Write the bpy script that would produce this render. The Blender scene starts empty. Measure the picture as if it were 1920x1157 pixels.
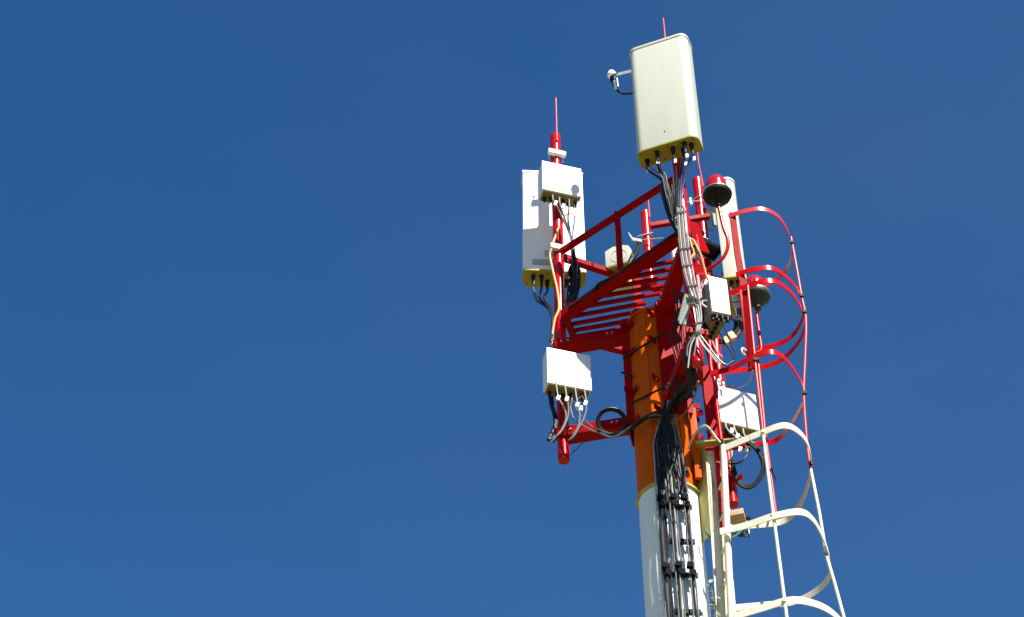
import bpy, bmesh, math, random
from mathutils import Vector, Matrix
random.seed(7)
S = bpy.context.scene
R = math.radians

# ------------------------------------------------------------------ camera
CAM_H = 1.6
FPX, PITCH = 3400.0, 45.02            # focal length in px of a 1920 px wide frame, upward pitch
cam = bpy.data.cameras.new('camera'); co = bpy.data.objects.new('camera', cam)
S.collection.objects.link(co); S.camera = co
co.location = (0, 0, CAM_H); co.rotation_euler = (R(90 + PITCH), 0, 0)
cam.sensor_width = 36.0; cam.lens = FPX / 1920 * 36.0
cam.clip_start = 0.1; cam.clip_end = 9000
# ------------------------------------------------------------------ sky and sun
SUN_AZ, SUN_EL = 28.0, 50.0           # behind the camera, to its right
W = bpy.data.worlds.new('World'); S.world = W; W.use_nodes = True
nt = W.node_tree; bg = nt.nodes['Background']
sky = nt.nodes.new('ShaderNodeTexSky'); sky.sky_type = 'NISHITA'; sky.sun_disc = False
sky.sun_elevation = R(SUN_EL); sky.sun_rotation = R(180 - SUN_AZ)
sky.altitude = 300; sky.air_density = 0.75; sky.dust_density = 0.0; sky.ozone_density = 4.5
hs = nt.nodes.new('ShaderNodeHueSaturation'); hs.inputs['Saturation'].default_value = 1.22
hs.inputs['Hue'].default_value = 0.4995
nt.links.new(sky.outputs[0], hs.inputs['Color'])
# thin high cloud, a little denser towards the east
stc = nt.nodes.new('ShaderNodeTexCoord'); sn = nt.nodes.new('ShaderNodeTexNoise'); sn.inputs['Scale'].default_value = 5.0; sn.inputs['Detail'].default_value = 5
sm_ = nt.nodes.new('ShaderNodeMapping'); sm_.inputs['Scale'].default_value = (1.0, 0.6, 2.2); sm_.inputs['Rotation'].default_value = (0.3, 0.5, 0.2)
nt.links.new(stc.outputs['Generated'], sm_.inputs[0]); nt.links.new(sm_.outputs[0], sn.inputs['Vector'])
sx = nt.nodes.new('ShaderNodeSeparateXYZ'); nt.links.new(stc.outputs['Generated'], sx.inputs[0])
sr = nt.nodes.new('ShaderNodeMapRange'); sr.inputs['From Min'].default_value = -0.25; sr.inputs['From Max'].default_value = 0.30; sr.inputs['To Min'].default_value = 0.006; sr.inputs['To Max'].default_value = 0.066
nt.links.new(sx.outputs['X'], sr.inputs['Value'])
sn2 = nt.nodes.new('ShaderNodeMapRange'); sn2.inputs['From Min'].default_value = 0.3; sn2.inputs['From Max'].default_value = 0.75; sn2.inputs['To Min'].default_value = 0.35; sn2.inputs['To Max'].default_value = 1.25
nt.links.new(sn.outputs['Fac'], sn2.inputs['Value'])
smu = nt.nodes.new('ShaderNodeMath'); smu.operation = 'MULTIPLY'; nt.links.new(sr.outputs[0], smu.inputs[0]); nt.links.new(sn2.outputs[0], smu.inputs[1])
smx = nt.nodes.new('ShaderNodeMix'); smx.data_type = 'RGBA'; smx.inputs['B'].default_value = (1.9, 2.0, 2.2, 1)
nt.links.new(smu.outputs[0], smx.inputs['Factor']); nt.links.new(hs.outputs[0], smx.inputs['A']); nt.links.new(smx.outputs['Result'], bg.inputs['Color'])
bg.inputs['Strength'].default_value = 0.069
sl = bpy.data.lights.new('sun', 'SUN'); so = bpy.data.objects.new('sun', sl); S.collection.objects.link(so)
sl.energy = 4.4; sl.angle = R(0.53); sl.color = (1.0, 0.95, 0.86)
sdir = Vector((math.sin(R(SUN_AZ)) * math.cos(R(SUN_EL)), -math.cos(R(SUN_AZ)) * math.cos(R(SUN_EL)), math.sin(R(SUN_EL))))
so.rotation_euler = sdir.to_track_quat('Z', 'Y').to_euler(); so.location = (6, -12, 30)
S.view_settings.view_transform = 'Standard'; S.view_settings.look = 'None'
S.view_settings.exposure = 1.25; S.view_settings.gamma = 1.0; S.view_settings.use_curve_mapping = False

# ------------------------------------------------------------------ measuring helpers
_c, _s = math.cos(R(PITCH)), math.sin(R(PITCH))
def _ray(px, py):
    a = (px - 960) / FPX; b = (578.5 - py) / FPX
    return Vector((a, _c - b * _s, _s + b * _c))
def at(px, py, y):                     # point of the photo known to stand at distance y
    r = _ray(px, py); p = r * (y / r.y); p.z += CAM_H; return p
def lv(px, py, z):                     # point of the photo known to lie at height z above the eye
    r = _ray(px, py); p = r * (z / r.z); p.z += CAM_H; return p
def V(*a): return Vector(a)

# ------------------------------------------------------------------ materials
def mat(name, col, rough=0.5, metal=0.0, spot=None, spot_amt=0.0, spot_scale=30.0, bump=0.0, bump_scale=60.0, var=0.06, streak=False, spec=0.5, coat=0.0):
    m = bpy.data.materials.new(name); m.use_nodes = True
    n = m.node_tree.nodes; l = m.node_tree.links; b = n['Principled BSDF']
    b.inputs['Roughness'].default_value = rough; b.inputs['Metallic'].default_value = metal
    b.inputs['Specular IOR Level'].default_value = spec
    b.inputs['Coat Weight'].default_value = coat; b.inputs['Coat Roughness'].default_value = 0.12
    tc = n.new('ShaderNodeTexCoord'); mp = n.new('ShaderNodeMapping'); l.new(tc.outputs['Object'], mp.inputs[0])
    if streak: mp.inputs['Scale'].default_value = (1, 1, 0.12)
    nz = n.new('ShaderNodeTexNoise'); nz.inputs['Scale'].default_value = 9; nz.inputs['Detail'].default_value = 6
    l.new(mp.outputs[0], nz.inputs['Vector'])
    mx = n.new('ShaderNodeMix'); mx.data_type = 'RGBA'
    mx.inputs['A'].default_value = tuple(c * (1 - 2 * var) for c in col) + (1,)
    mx.inputs['B'].default_value = tuple(min(1, c * (1 + 2 * var)) for c in col) + (1,)
    l.new(nz.outputs['Fac'], mx.inputs['Factor']); out = mx.outputs['Result']
    if spot:
        n2 = n.new('ShaderNodeTexNoise'); n2.inputs['Scale'].default_value = spot_scale; n2.inputs['Detail'].default_value = 8
        n2.inputs['Roughness'].default_value = 0.7
        l.new(mp.outputs[0], n2.inputs['Vector'])
        rp = n.new('ShaderNodeValToRGB'); rp.color_ramp.elements[0].position = 0.62 - spot_amt; rp.color_ramp.elements[1].position = 0.72 - spot_amt * 0.6
        l.new(n2.outputs['Fac'], rp.inputs[0])
        m2 = n.new('ShaderNodeMix'); m2.data_type = 'RGBA'; m2.inputs['B'].default_value = spot + (1,)
        l.new(rp.outputs[0], m2.inputs['Factor']); l.new(out, m2.inputs['A']); out = m2.outputs['Result']
    l.new(out, b.inputs['Base Color'])
    rr = n.new('ShaderNodeMapRange'); rr.inputs['To Min'].default_value = max(0.05, rough - 0.08); rr.inputs['To Max'].default_value = min(1, rough + 0.1)
    l.new(nz.outputs['Fac'], rr.inputs['Value']); l.new(rr.outputs[0], b.inputs['Roughness'])
    if bump:
        n3 = n.new('ShaderNodeTexNoise'); n3.inputs['Scale'].default_value = bump_scale; n3.inputs['Detail'].default_value = 4
        l.new(tc.outputs['Object'], n3.inputs['Vector'])
        bp = n.new('ShaderNodeBump'); bp.inputs['Strength'].default_value = bump; bp.inputs['Distance'].default_value = 0.004
        l.new(n3.outputs['Fac'], bp.inputs['Height']); l.new(bp.outputs[0], b.inputs['Normal'])
    return m
RED = mat('red gloss paint', (0.46, 0.0015, 0.003), 0.24, spot=(0.17, 0.006, 0.004), spot_amt=0.025, spot_scale=16, bump=0.04, bump_scale=14, spec=0.3)
REDP = mat('shade-darkened satin red paint', (0.29, 0.001, 0.0022), 0.5, spot=(0.15, 0.006, 0.004), spot_amt=0.03, spot_scale=16, bump=0.05, bump_scale=20, spec=0.06)  # the same red, base colour darkened for parts that stand in shade
REDF = mat('weathered red paint', (0.52, 0.03, 0.035), 0.36, spot=(0.36, 0.03, 0.03), spot_amt=0.04, spec=0.5)
ORG = mat('orange paint', (0.55, 0.088, 0.0004), 0.5, spot=(0.30, 0.035, 0.001), spot_amt=0.04, spot_scale=8, bump=0.1, streak=True, spec=0.06, var=0.1)
WHP = mat('white pole paint', (0.74, 0.77, 0.73), 0.45, spot=(0.60, 0.60, 0.52), spot_amt=0.02, spot_scale=14, bump=0.5, bump_scale=70, streak=True, var=0.03)
WHL = mat('old white ladder paint', (0.70, 0.67, 0.53), 0.5, spot=(0.34, 0.17, 0.07), spot_amt=0.04, spot_scale=22, bump=0.08, bump_scale=60, streak=True)
RUST = mat('rust stained white paint', (0.66, 0.52, 0.34), 0.7, spot=(0.26, 0.10, 0.035), spot_amt=0.11, spot_scale=16, bump=0.15, streak=True)
OLV = mat('grimy paint with olive bounce', (0.46, 0.38, 0.11), 0.7, spot=(0.16, 0.13, 0.05), spot_amt=0.12, spot_scale=12, bump=0.5, streak=True)  # grime, plus olive ground bounce on shaded white paint put into the colour
CRM = mat('cream radome plastic', (0.51, 0.515, 0.425), 0.36, spot=(0.42, 0.41, 0.31), spot_amt=0.03, spot_scale=60, bump=0.12, bump_scale=30, streak=True, var=0.03)
CRB = mat('bounce-tinted end cap plastic', (0.30, 0.25, 0.024), 0.6, spot=(0.16, 0.10, 0.015), spot_amt=0.05, spot_scale=22, bump=0.2)  # cream plastic, coloured dark olive for underside shade and light off the grass
ANT = mat('white antenna back', (0.78, 0.80, 0.78), 0.4, spot=(0.6, 0.6, 0.56), spot_amt=-0.03, bump=0.1, var=0.02)
BOXM = mat('white cabinet paint', (0.78, 0.79, 0.78), 0.38, spot=(0.60, 0.60, 0.54), spot_amt=0.0, bump=0.04, var=0.04, streak=True)
BOXB = mat('shade-tinted cabinet underside', (0.20, 0.18, 0.06), 0.6, spot=(0.06, 0.05, 0.03), spot_amt=0.05, spot_scale=20)  # shade and ground reflection of the bottom faces are part of this colour
GAL = mat('galvanised steel', (0.60, 0.60, 0.58), 0.35, metal=0.75, spot=(0.4, 0.4, 0.38), spot_amt=0.03)
GRY = mat('grey painted metal', (0.33, 0.35, 0.35), 0.5, bump=0.1)
GRN = mat('green grey painted steel', (0.20, 0.24, 0.17), 0.5, bump=0.1)
BLK = mat('black cable jacket', (0.010, 0.010, 0.012), 0.42, bump=0.05, spec=0.2)
BLM = mat('black rubber block', (0.008, 0.008, 0.009), 0.7, bump=0.1, spec=0.06)
GCB = mat('sunlit grey cable jacket', (0.12, 0.12, 0.12), 0.38, spot=(0.06, 0.06, 0.06), spot_amt=0.02)  # grey base stands in for sun sheen on black cables
WCB = mat('pale cable jacket', (0.32, 0.325, 0.32), 0.42)
YCB = mat('yellow earth wire', (0.62, 0.36, 0.09), 0.5, spot=(0.62, 0.52, 0.28), spot_amt=0.05)
TAG = mat('white cable tag', (0.78, 0.78, 0.74), 0.5)
DRK = mat('dark cast metal', (0.011, 0.013, 0.012), 0.55, bump=0.1, spec=0.15)
DISH2 = mat('green enamel lamp dish', (0.036, 0.050, 0.040), 0.45, bump=0.1, spec=0.25)
DOME = mat('red glass dome', (0.42, 0.006, 0.012), 0.14, spec=0.6, coat=0.4)
TAN = mat('tan plastic block', (0.48, 0.30, 0.17), 0.6, spot=(0.5, 0.4, 0.26), spot_amt=0.05, bump=0.3)
GRC = mat('green cable jacket', (0.02, 0.14, 0.07), 0.45)
BLU = mat('blue cable jacket', (0.02, 0.03, 0.12), 0.4)
LEAF = mat('vine leaf', (0.10, 0.20, 0.02), 0.5)
STEM = mat('vine stem', (0.10, 0.08, 0.03), 0.7)
DIRT = mat('dry grass ground', (0.15, 0.13, 0.036), 0.95, spot=(0.075, 0.085, 0.02), spot_amt=0.1, spot_scale=0.4, bump=0.0)

# ------------------------------------------------------------------ mesh helpers
class MB:
    def __init__(s): s.v = []; s.f = []
    def add(s, vs, fs):
        k = len(s.v); s.v += [Vector(p) for p in vs]; s.f += [tuple(i + k for i in f) for f in fs]; return s
    def box(s, c, u, v, w):            # centre and three half axes
        c, u, v, w = map(Vector, (c, u, v, w))
        if u.cross(v).dot(w) < 0: u = -u
        P = [c + a * u + b * v + d * w for d in (-1, 1) for b in (-1, 1) for a in (-1, 1)]
        return s.add(P, [(0, 2, 3, 1), (4, 5, 7, 6), (0, 1, 5, 4), (2, 6, 7, 3), (0, 4, 6, 2), (1, 3, 7, 5)])
    def bar(s, a, b, w, h, up=(0, 0, 1), ext=0.0):   # rectangular bar a->b, w across, h along up
        a, b = Vector(a), Vector(b); d = (b - a); L = d.length; d.normalize()
        x = d.cross(Vector(up))
        if x.length < 1e-4: x = d.cross(Vector((1, 0, 0)))
        x.normalize(); y = x.cross(d)
        return s.box((a + b) / 2, d * (L / 2 + ext), x * w / 2, y * h / 2)
    def tube(s, pts, r, seg=12, smooth=0, caps=True, closed=False):
        pts = [Vector(p) for p in pts]
        if smooth: pts = spline(pts, smooth, closed)
        n = len(pts); rs = r if isinstance(r, (list, tuple)) else [r] * n
        T = []
        for i in range(n):
            if closed: t = pts[(i + 1) % n] - pts[i - 1]
            else: t = pts[min(i + 1, n - 1)] - pts[max(i - 1, 0)]
            T.append(t.normalized() if t.length > 1e-9 else Vector((0, 0, 1)))
        up = Vector((0, 0, 1)) if abs(T[0].z) < 0.9 else Vector((1, 0, 0))
        x = T[0].cross(up).normalized(); vs = []
        for i in range(n):
            x = (x - T[i] * x.dot(T[i])).normalized(); y = T[i].cross(x)
            for k in range(seg):
                a = 2 * math.pi * k / seg; vs.append(pts[i] + (x * math.cos(a) + y * math.sin(a)) * rs[i])
        fs = []
        for i in range(n if closed else n - 1):
            j = (i + 1) % n
            for k in range(seg):
                q = (k + 1) % seg; fs.append((i * seg + k, i * seg + q, j * seg + q, j * seg + k))
        if caps and not closed:
            fs.append(tuple(range(seg))[::-1]); fs.append(tuple((n - 1) * seg + k for k in range(seg)))
        return s.add(vs, fs)
    def lathe(s, base, prof, seg=32, axis=(0, 0, 1)):  # prof: (radius, height) list
        q = Vector((0, 0, 1)).rotation_difference(Vector(axis).normalized()); base = Vector(base)
        vs = []; fs = []; n = len(prof)
        for r_, h in prof:
            for k in range(seg):
                a = 2 * math.pi * k / seg; vs.append(base + q @ Vector((r_ * math.cos(a), r_ * math.sin(a), h)))
        for i in range(n - 1):
            for k in range(seg):
                k2 = (k + 1) % seg; fs.append((i * seg + k, i * seg + k2, (i + 1) * seg + k2, (i + 1) * seg + k))
        fs.append(tuple(range(seg))[::-1]); fs.append(tuple((n - 1) * seg + k for k in range(seg)))
        return s.add(vs, fs)
    def prism(s, poly, z0, z1):        # poly: list of (x,y), counter-clockwise
        n = len(poly); vs = [V(p[0], p[1], z0) for p in poly] + [V(p[0], p[1], z1) for p in poly]
        fs = [tuple(range(n))[::-1], tuple(range(n, 2 * n))] + [(i, (i + 1) % n, n + (i + 1) % n, n + i) for i in range(n)]
        return s.add(vs, fs)
    def ribbon(s, pts, h, t, smooth=8):    # flat bar standing on edge along a level curve
        P = spline([Vector(p) for p in pts], smooth); n = len(P); vs = []
        for i in range(n):
            d = P[min(i + 1, n - 1)] - P[max(i - 1, 0)]; d.z = 0; d.normalize(); x = V(d.y, -d.x, 0) * t / 2; z = V(0, 0, h / 2)
            vs += [P[i] - x - z, P[i] + x - z, P[i] + x + z, P[i] - x + z]
        fs = [(3, 2, 1, 0), tuple(4 * (n - 1) + k for k in range(4))]
        for i in range(n - 1):
            for k in range(4): fs.append((4 * i + k, 4 * i + (k + 1) % 4, 4 * i + 4 + (k + 1) % 4, 4 * i + 4 + k))
        return s.add(vs, fs)
def spline(P, k, closed=False):
    if len(P) < 3: return P
    out = []; n = len(P)
    for i in range(n if closed else n - 1):
        p1, p2 = P[i], P[(i + 1) % n]
        p0 = P[i - 1] if (closed or i > 0) else p1 + (p1 - p2)
        p3 = P[(i + 2) % n] if (closed or i < n - 2) else p2 + (p2 - p1)
        for j in range(k):
            t = j / k
            out.append(0.5 * ((2 * p1) + (p2 - p0) * t + (2 * p0 - 5 * p1 + 4 * p2 - p3) * t * t + (3 * p1 - p0 - 3 * p2 + p3) * t ** 3))
    if not closed: out.append(P[-1])
    return out
def _mesh(name, mb, m, org, bevel=0.0, ang=40):
    me = bpy.data.meshes.new(name)
    me.from_pydata([tuple(p - org) for p in mb.v], [], mb.f); me.materials.append(m)
    bm = bmesh.new(); bm.from_mesh(me); bmesh.ops.recalc_face_normals(bm, faces=bm.faces)
    if bevel:
        es = [e for e in bm.edges if len(e.link_faces) == 2 and e.calc_face_angle(0) > R(30)]
        bmesh.ops.bevel(bm, geom=es, offset=bevel, segments=2, profile=0.7, affect='EDGES', clamp_overlap=True)
    bm.to_mesh(me); bm.free()
    me.polygons.foreach_set('use_smooth', [True] * len(me.polygons)); me.set_sharp_from_angle(angle=R(ang)); me.update()
    return me
def tag(o, label, cat, group=None):
    o['label'] = label; o['category'] = cat
    if group: o['group'] = group
    return o
def thing(name, label, cat, loc, group=None):        # an Empty at the base of a thing, parent of its parts
    o = bpy.data.objects.new(name, None); o.empty_display_size = 0.1; S.collection.objects.link(o); o.location = loc
    return tag(o, label, cat, group)
def org_of(p):
    while p.parent: p = p.parent
    return Vector(p.location)
def part(name, mb, m, parent, bevel=0.0, label=None, ang=40):
    o = bpy.data.objects.new(name, _mesh(name, mb, m, org_of(parent), bevel, ang)); S.collection.objects.link(o); o.parent = parent
    if label: o['label'] = label
    return o
def solo(name, mb, m, label, cat, group=None, bevel=0.0):   # a thing that is one mesh
    org = min(mb.v, key=lambda p: p.z).copy()
    o = bpy.data.objects.new(name, _mesh(name, mb, m, org, bevel)); S.collection.objects.link(o); o.location = org
    return tag(o, label, cat, group)
def frame(n):                                       # width axis for an outward level normal
    n = Vector(n).normalized(); return n, V(-n.y, n.x, 0)

# ------------------------------------------------------------------ ground
g = MB(); seg = 64
g.add([V(0, 0, 0)] + [V(4000 * math.cos(2 * math.pi * k / seg), 4000 * math.sin(2 * math.pi * k / seg), 0) for k in range(seg)], [(0, 1 + k, 1 + (k + 1) % seg) for k in range(seg)])
go = bpy.data.objects.new('ground', _mesh('ground', g, DIRT, V(0, 0, 0))); S.collection.objects.link(go); go['kind'] = 'structure'

# ------------------------------------------------------------------ the tower column
PX, PY = 1.190, 10.740
MA, MBB, MC = (0.408, 10.926), (1.381, 9.821), (1.784, 11.471)   # the three corner masts in plan
Z0 = CAM_H
pole = thing('tower_column', 'thick round steel column, white below and orange above, carrying everything on the tower', 'tower', (PX, PY, 0))
part('white_section', MB().lathe((PX, PY, 0), [(0.30, 0), (0.235, 8.2), (0.232, 8.70 + Z0)], 64), WHP, pole)
part('orange_section', MB().lathe((PX, PY, 0), [(0.238, 8.70 + Z0), (0.236, 8.74 + Z0), (0.232, 10.50 + Z0), (0.222, 10.515 + Z0)], 64), ORG, pole)
part('flange', MB().lathe((PX, PY, 0), [(0.234, 8.665 + Z0), (0.252, 8.67 + Z0), (0.252, 8.685 + Z0), (0.240, 8.70 + Z0)], 64), OLV, pole)
part('top_cap', MB().lathe((PX, PY, 0), [(0.20, 10.516 + Z0), (0.247, 10.518 + Z0), (0.247, 10.535 + Z0), (0.1, 10.545 + Z0)], 48), ORG, pole)
sm = MB()
for a in (R(-118), R(-62)):
    d = V(math.cos(a), math.sin(a), 0); sm.bar(V(PX, PY, 8.75 + Z0) + d * 0.236, V(PX, PY, 10.45 + Z0) + d * 0.233, 0.012, 0.012, d)
part('weld_seam', sm, ORG, pole)

# ------------------------------------------------------------------ corner masts with their brackets
ZU, ZL = 10.48, 9.50
def make_mast(mx, my, zt, zb, label, rod, plate_shift=0.0):
    ax = V(mx, my, 0); d = V(mx - PX, my - PY, 0); L = d.length; d.normalize(); s = V(-d.y, d.x, 0); pc = V(PX, PY, 0)
    t = thing('antenna_mast', label, 'mast', (mx, my, zb + Z0), 'red tubular masts around the tower head')
    part('tube', MB().lathe((mx, my, Z0), [(0.044, zb), (0.048, zb + 0.004), (0.048, zt - 0.004), (0.044, zt)], 32), RED, t)
    for z in (ZU, ZL):
        a = pc + d * 0.27 + V(0, 0, z + Z0); b = ax + d * 0.04 + V(0, 0, z + Z0)
        am = MB(); 
        for sg in (-1, 1): am.bar(a + s * sg * 0.055, b + s * sg * 0.055, 0.012, 0.085)
        am.bar(a + V(0, 0, -0.044), b + V(0, 0, -0.044), 0.122, 0.008)
        ar = part('arm', am, REDP, t)
        for kb in (0.15, 0.22, 0.8, 0.9):
            part('bolt', MB().tube([a.lerp(b, kb) - s * 0.075, a.lerp(b, kb) + s * 0.075], 0.009, 8), GAL, ar)
        cl = MB()
        for sg in (-1, 1):
            cl.tube([ax + s * sg * 0.062 - d * 0.09 + V(0, 0, z + Z0 + 0.03), ax + s * sg * 0.062 + d * 0.085 + V(0, 0, z + Z0 + 0.03)], 0.007, 8)
        cl.bar(ax + d * 0.058 - s * 0.085 + V(0, 0, z + Z0 + 0.03), ax + d * 0.058 + s * 0.085 + V(0, 0, z + Z0 + 0.03), 0.012, 0.05)
        part('clamp', cl, REDP, t)
    pl = MB(); w = 0.115; c = pc + d * 0.262 + s * plate_shift
    pl.bar(c + V(0, 0, ZL - 0.13 + Z0), c + V(0, 0, ZU + 0.09 + Z0), 2 * w, 0.014, d)
    for sg in (-1, 1):
        pl.bar(c + s * sg * (w - 0.006) - d * 0.035 + V(0, 0, ZL - 0.13 + Z0), c + s * sg * (w - 0.006) - d * 0.035 + V(0, 0, ZU + 0.09 + Z0), 0.012, 0.056, d)
    part('bracket_plate', pl, REDP, t)
    for z in (ZL - 0.1, ZL + 0.22, ZU - 0.34, ZU - 0.04):
        for sg in (-1, 1):
            cl = MB(); c2 = c + s * sg * (w + 0.03) - d * 0.05 + V(0, 0, z + Z0)
            cl.bar(c2 - s * sg * 0.02, c2 + s * sg * 0.05 + d * 0.05, 0.05, 0.01, V(0, 0, 1).cross(s))
            cl.bar(c2 - s * sg * 0.02, c2 + s * sg * 0.05 - d * 0.05, 0.05, 0.01, V(0, 0, 1).cross(s))
            part('bracket_ear', cl, REDP, t)
    if rod:
        rm = MB(); rm.tube(rod, [0.010] + [0.0075] * (len(rod) - 1), 8)
        part('lightning_rod', rm, REDF, t)
    return t
def mast_rod(mx, my, zt, off, h, bend=0.0):
    return [V(mx + off[0], my + off[1], zt - 0.14 + Z0), V(mx + off[0], my + off[1], zt - 0.10 + Z0), V(mx + off[0] + bend, my + off[1], zt + h * 0.45 + Z0), V(mx + off[0] + bend * 0.8, my + off[1], zt + h + Z0)]
mastA = make_mast(*MA, 13.235, 9.235, 'left red mast with a white clamp near its top and a cabinet at either end', mast_rod(*MA, 13.235, (0.012, -0.054), 0.50))
mastB = make_mast(*MBB, 12.80, 9.235, 'nearest red mast, hidden behind the topmost cream antenna and wrapped in cables', mast_rod(*MBB, 12.80, (-0.01, -0.052), 0.70), 0.05)
mastC = make_mast(*MC, 13.235, 9.235, 'farthest red mast, ending in a capped stub behind the white ladder rail', mast_rod(*MC, 13.235, (0.045, -0.03), 0.50, -0.02))

# threaded rods that tie the brackets to each other round the column
for k, (p, q) in enumerate([((1183, 757, 10.6), (1296, 700, 10.30)), ((1168, 672, 10.6), (1248, 622, 10.42)), ((1180, 800, 10.55), (1290, 745, 10.35)), ((1165, 698, 10.62), (1187, 706, 10.62))]):
    solo('threaded_rod', MB().tube([at(*p), at(*q)], 0.009, 8), DRK, ['dark threaded rod crossing the orange column beside the red V clamp', 'dark threaded rod high on the orange column under the platform', 'dark threaded rod low on the orange column at the lower arm', 'short dark bolt sticking out left of the orange column'][k], 'rod', 'threaded rods of the mast brackets')

# fourth short mast on the far rail
shm = thing('short_mast', 'short red tube with its own thin rod, clamped to the far handrail', 'mast', lv(1220, 524, 11.60))
b0 = lv(1221, 524, 11.60); t0 = at(1208, 399, b0.y); 
b0 = V(t0.x * 0.5 + b0.x * 0.5, b0.y, b0.z); t0 = V(b0.x, b0.y, t0.z); TDY = b0.y
part('tube', MB().tube([b0, t0], 0.043, 28), RED, shm)
part('foot_flange', MB().tube([b0 - V(0, 0, 0.05), b0 + V(0, 0, 0.0)], 0.06, 28), RED, shm)
part('lightning_rod', MB().tube([t0 + V(0.035, -0.035, -0.10), t0 + V(0.035, -0.035, 0.0), t0 + V(0.03, -0.035, 0.25)], 0.0075, 8), REDF, shm)

# ------------------------------------------------------------------ platform
ZP = 10.72
plat = thing('work_platform', 'triangular red steel platform of parallel bars seen from below, with handrails', 'platform', lv(1200, 560, ZP - 0.03))
part('edge_beam', MB().bar(lv(1058, 593, ZP), lv(1280, 441, ZP), 0.09, 0.07), REDP, plat)
part('edge_beam', MB().bar(lv(1062, 598, ZP - 0.02), lv(1077, 634, ZP - 0.02), 0.05, 0.05), REDP, plat)
BARS = [((1180, 507), (1262, 490)), ((1166, 523), (1262, 504)), ((1122, 543), (1258, 519)), ((1095, 561), (1255, 534)), ((1068, 580), (1255, 547)), ((1070, 594), (1212, 568)), ((1072, 608), (1206, 583)), ((1076, 620), (1200, 598)), ((1076, 632), (1196, 612))]
for kq, (a, b) in enumerate(BARS):
    part('grate_bar', MB().bar(lv(*a, ZP + 0.002 * (kq % 3)), lv(*b, ZP + 0.002 * (kq % 3)), 0.028, 0.028), REDP, plat)
part('cross_beam', MB().bar(lv(1248, 560, ZP - 0.044), lv(1300, 490, ZP - 0.044), 0.085, 0.03), REDP, plat)
part('edge_beam', MB().bar(lv(1286, 446, ZP - 0.006), lv(1338, 690, ZP - 0.006), 0.07, 0.064), REDP, plat)
part('edge_beam', MB().bar(lv(1077, 634, ZP - 0.011), lv(1338, 700, ZP - 0.011), 0.06, 0.055), REDP, plat)
ZR = 11.52
part('handrail', MB().bar(lv(1052, 472, ZR), lv(1268, 333, ZR), 0.045, 0.045), REDP, plat)
part('handrail', MB().bar(lv(1056, 483, 11.57), lv(1300, 563, 11.57), 0.06, 0.05), REDP, plat)
pt = lv(1157, 404, ZR); part('post', MB().bar(V(pt.x, pt.y, ZP + Z0), V(pt.x, pt.y, pt.z + 0.03), 0.05, 0.05, (0, 1, 0)), REDP, plat)
pb = lv(1197, 582, ZP); part('post', MB().bar(pb, V(pb.x, pb.y, 11.02 + Z0), 0.064, 0.05, (0, 1, 0)), REDP, plat)
gp = MB().bar(at(1294, 440, 9.95), at(1318, 448, 10.05), 0.02, 0.3).bar(at(1300, 505, 9.95), at(1322, 520, 10.05), 0.02, 0.34)
part('gusset', gp, REDP, plat)
tie = MB().bar(V(t0.x + 0.03, t0.y, 0) + V(0, 0, at(1218, 424, TDY).z), at(1329, 406, TDY + 0.1), 0.05, 0.045)
solo('tie_bar', tie, REDP, 'level red tie bar from the short mast to the farthest mast', 'bar', bevel=0.004)

# ------------------------------------------------------------------ panel antennas
def dshape(c, n, w, d, r, m=8):        # plan outline: flat back, rounded front corners; c on the back face
    n, u = frame(n); P = []
    P += [(-w / 2 + 0.012, 0), (-w / 2, 0.012)] if False else [(-w / 2, 0.0)]
    for k in range(m + 1):
        a = math.pi - math.pi / 2 * k / m; P.append((-w / 2 + r + r * math.cos(a), d - r + r * math.sin(a)))
    for k in range(m + 1):
        a = math.pi / 2 - math.pi / 2 * k / m; P.append((w / 2 - r + r * math.cos(a), d - r + r * math.sin(a)))
    P.append((w / 2, 0.0))
    out = [(c[0] + u.x * x + n.x * y, c[1] + u.y * x + n.y * y) for x, y in P]
    return out[::-1] if False else out
def make_antenna(label, c, n, z0, z1, w, d, r, conns, body, mast):
    c = V(c[0], c[1], 0); nn, u = frame(n)
    t = thing('panel_antenna', label, 'antenna', (c.x, c.y, z0 + Z0), 'long panel antennas on the tower head')
    part('radome', MB().prism(dshape(c, n, w, d, r), z0 + 0.02 + Z0, z1 - 0.03 + Z0), body, t, 0.003)
    c2 = c - nn * 0.006
    part('top_lid', MB().prism(dshape(c2, n, w + 0.014, d + 0.012, r + 0.006), z1 - 0.03 + Z0, z1 + Z0), body, t, 0.006)
    cap = part('bottom_cap', MB().prism(dshape(c2, n, w + 0.008, d + 0.010, r + 0.004), z0 + Z0, z0 + 0.02 + Z0), CRB, t, 0.004)
    for k in range(9):
        p = c + u * (-w / 2 + 0.04 + (w - 0.08) * k / 8) + nn * (0.03 if k % 2 else d - 0.035)
        part('screw', MB().lathe(p + V(0, 0, z0 + Z0 - 0.004), [(0.006, 0), (0.006, 0.006)], 8), DRK, cap)
    for (x, y) in conns:
        p = c + u * x + nn * y + V(0, 0, z0 + Z0)
        part('connector', MB().lathe(p, [(0.011, -0.085), (0.014, -0.08), (0.019, -0.03), (0.021, 0.001)], 14), BLK, t)
    for z in (z0 + 0.22, z1 - 0.22):
        br = MB()
        br.bar(c - u * 0.09 - nn * 0.012 + V(0, 0, z + Z0), c + u * 0.09 - nn * 0.012 + V(0, 0, z + Z0), 0.02, 0.06)
        br.bar(c - nn * 0.02 + V(0, 0, z + Z0), V(mast[0], mast[1], z + Z0) + nn * 0.04, 0.05, 0.05)
        part('mounting_bracket', br, GAL, t)
    return t, c, nn, u
nB = V(-0.375, -0.927, 0)
cB = V(MBB[0], MBB[1], 0) + nB * 0.075 + V(-0.020, 0, 0)
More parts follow.
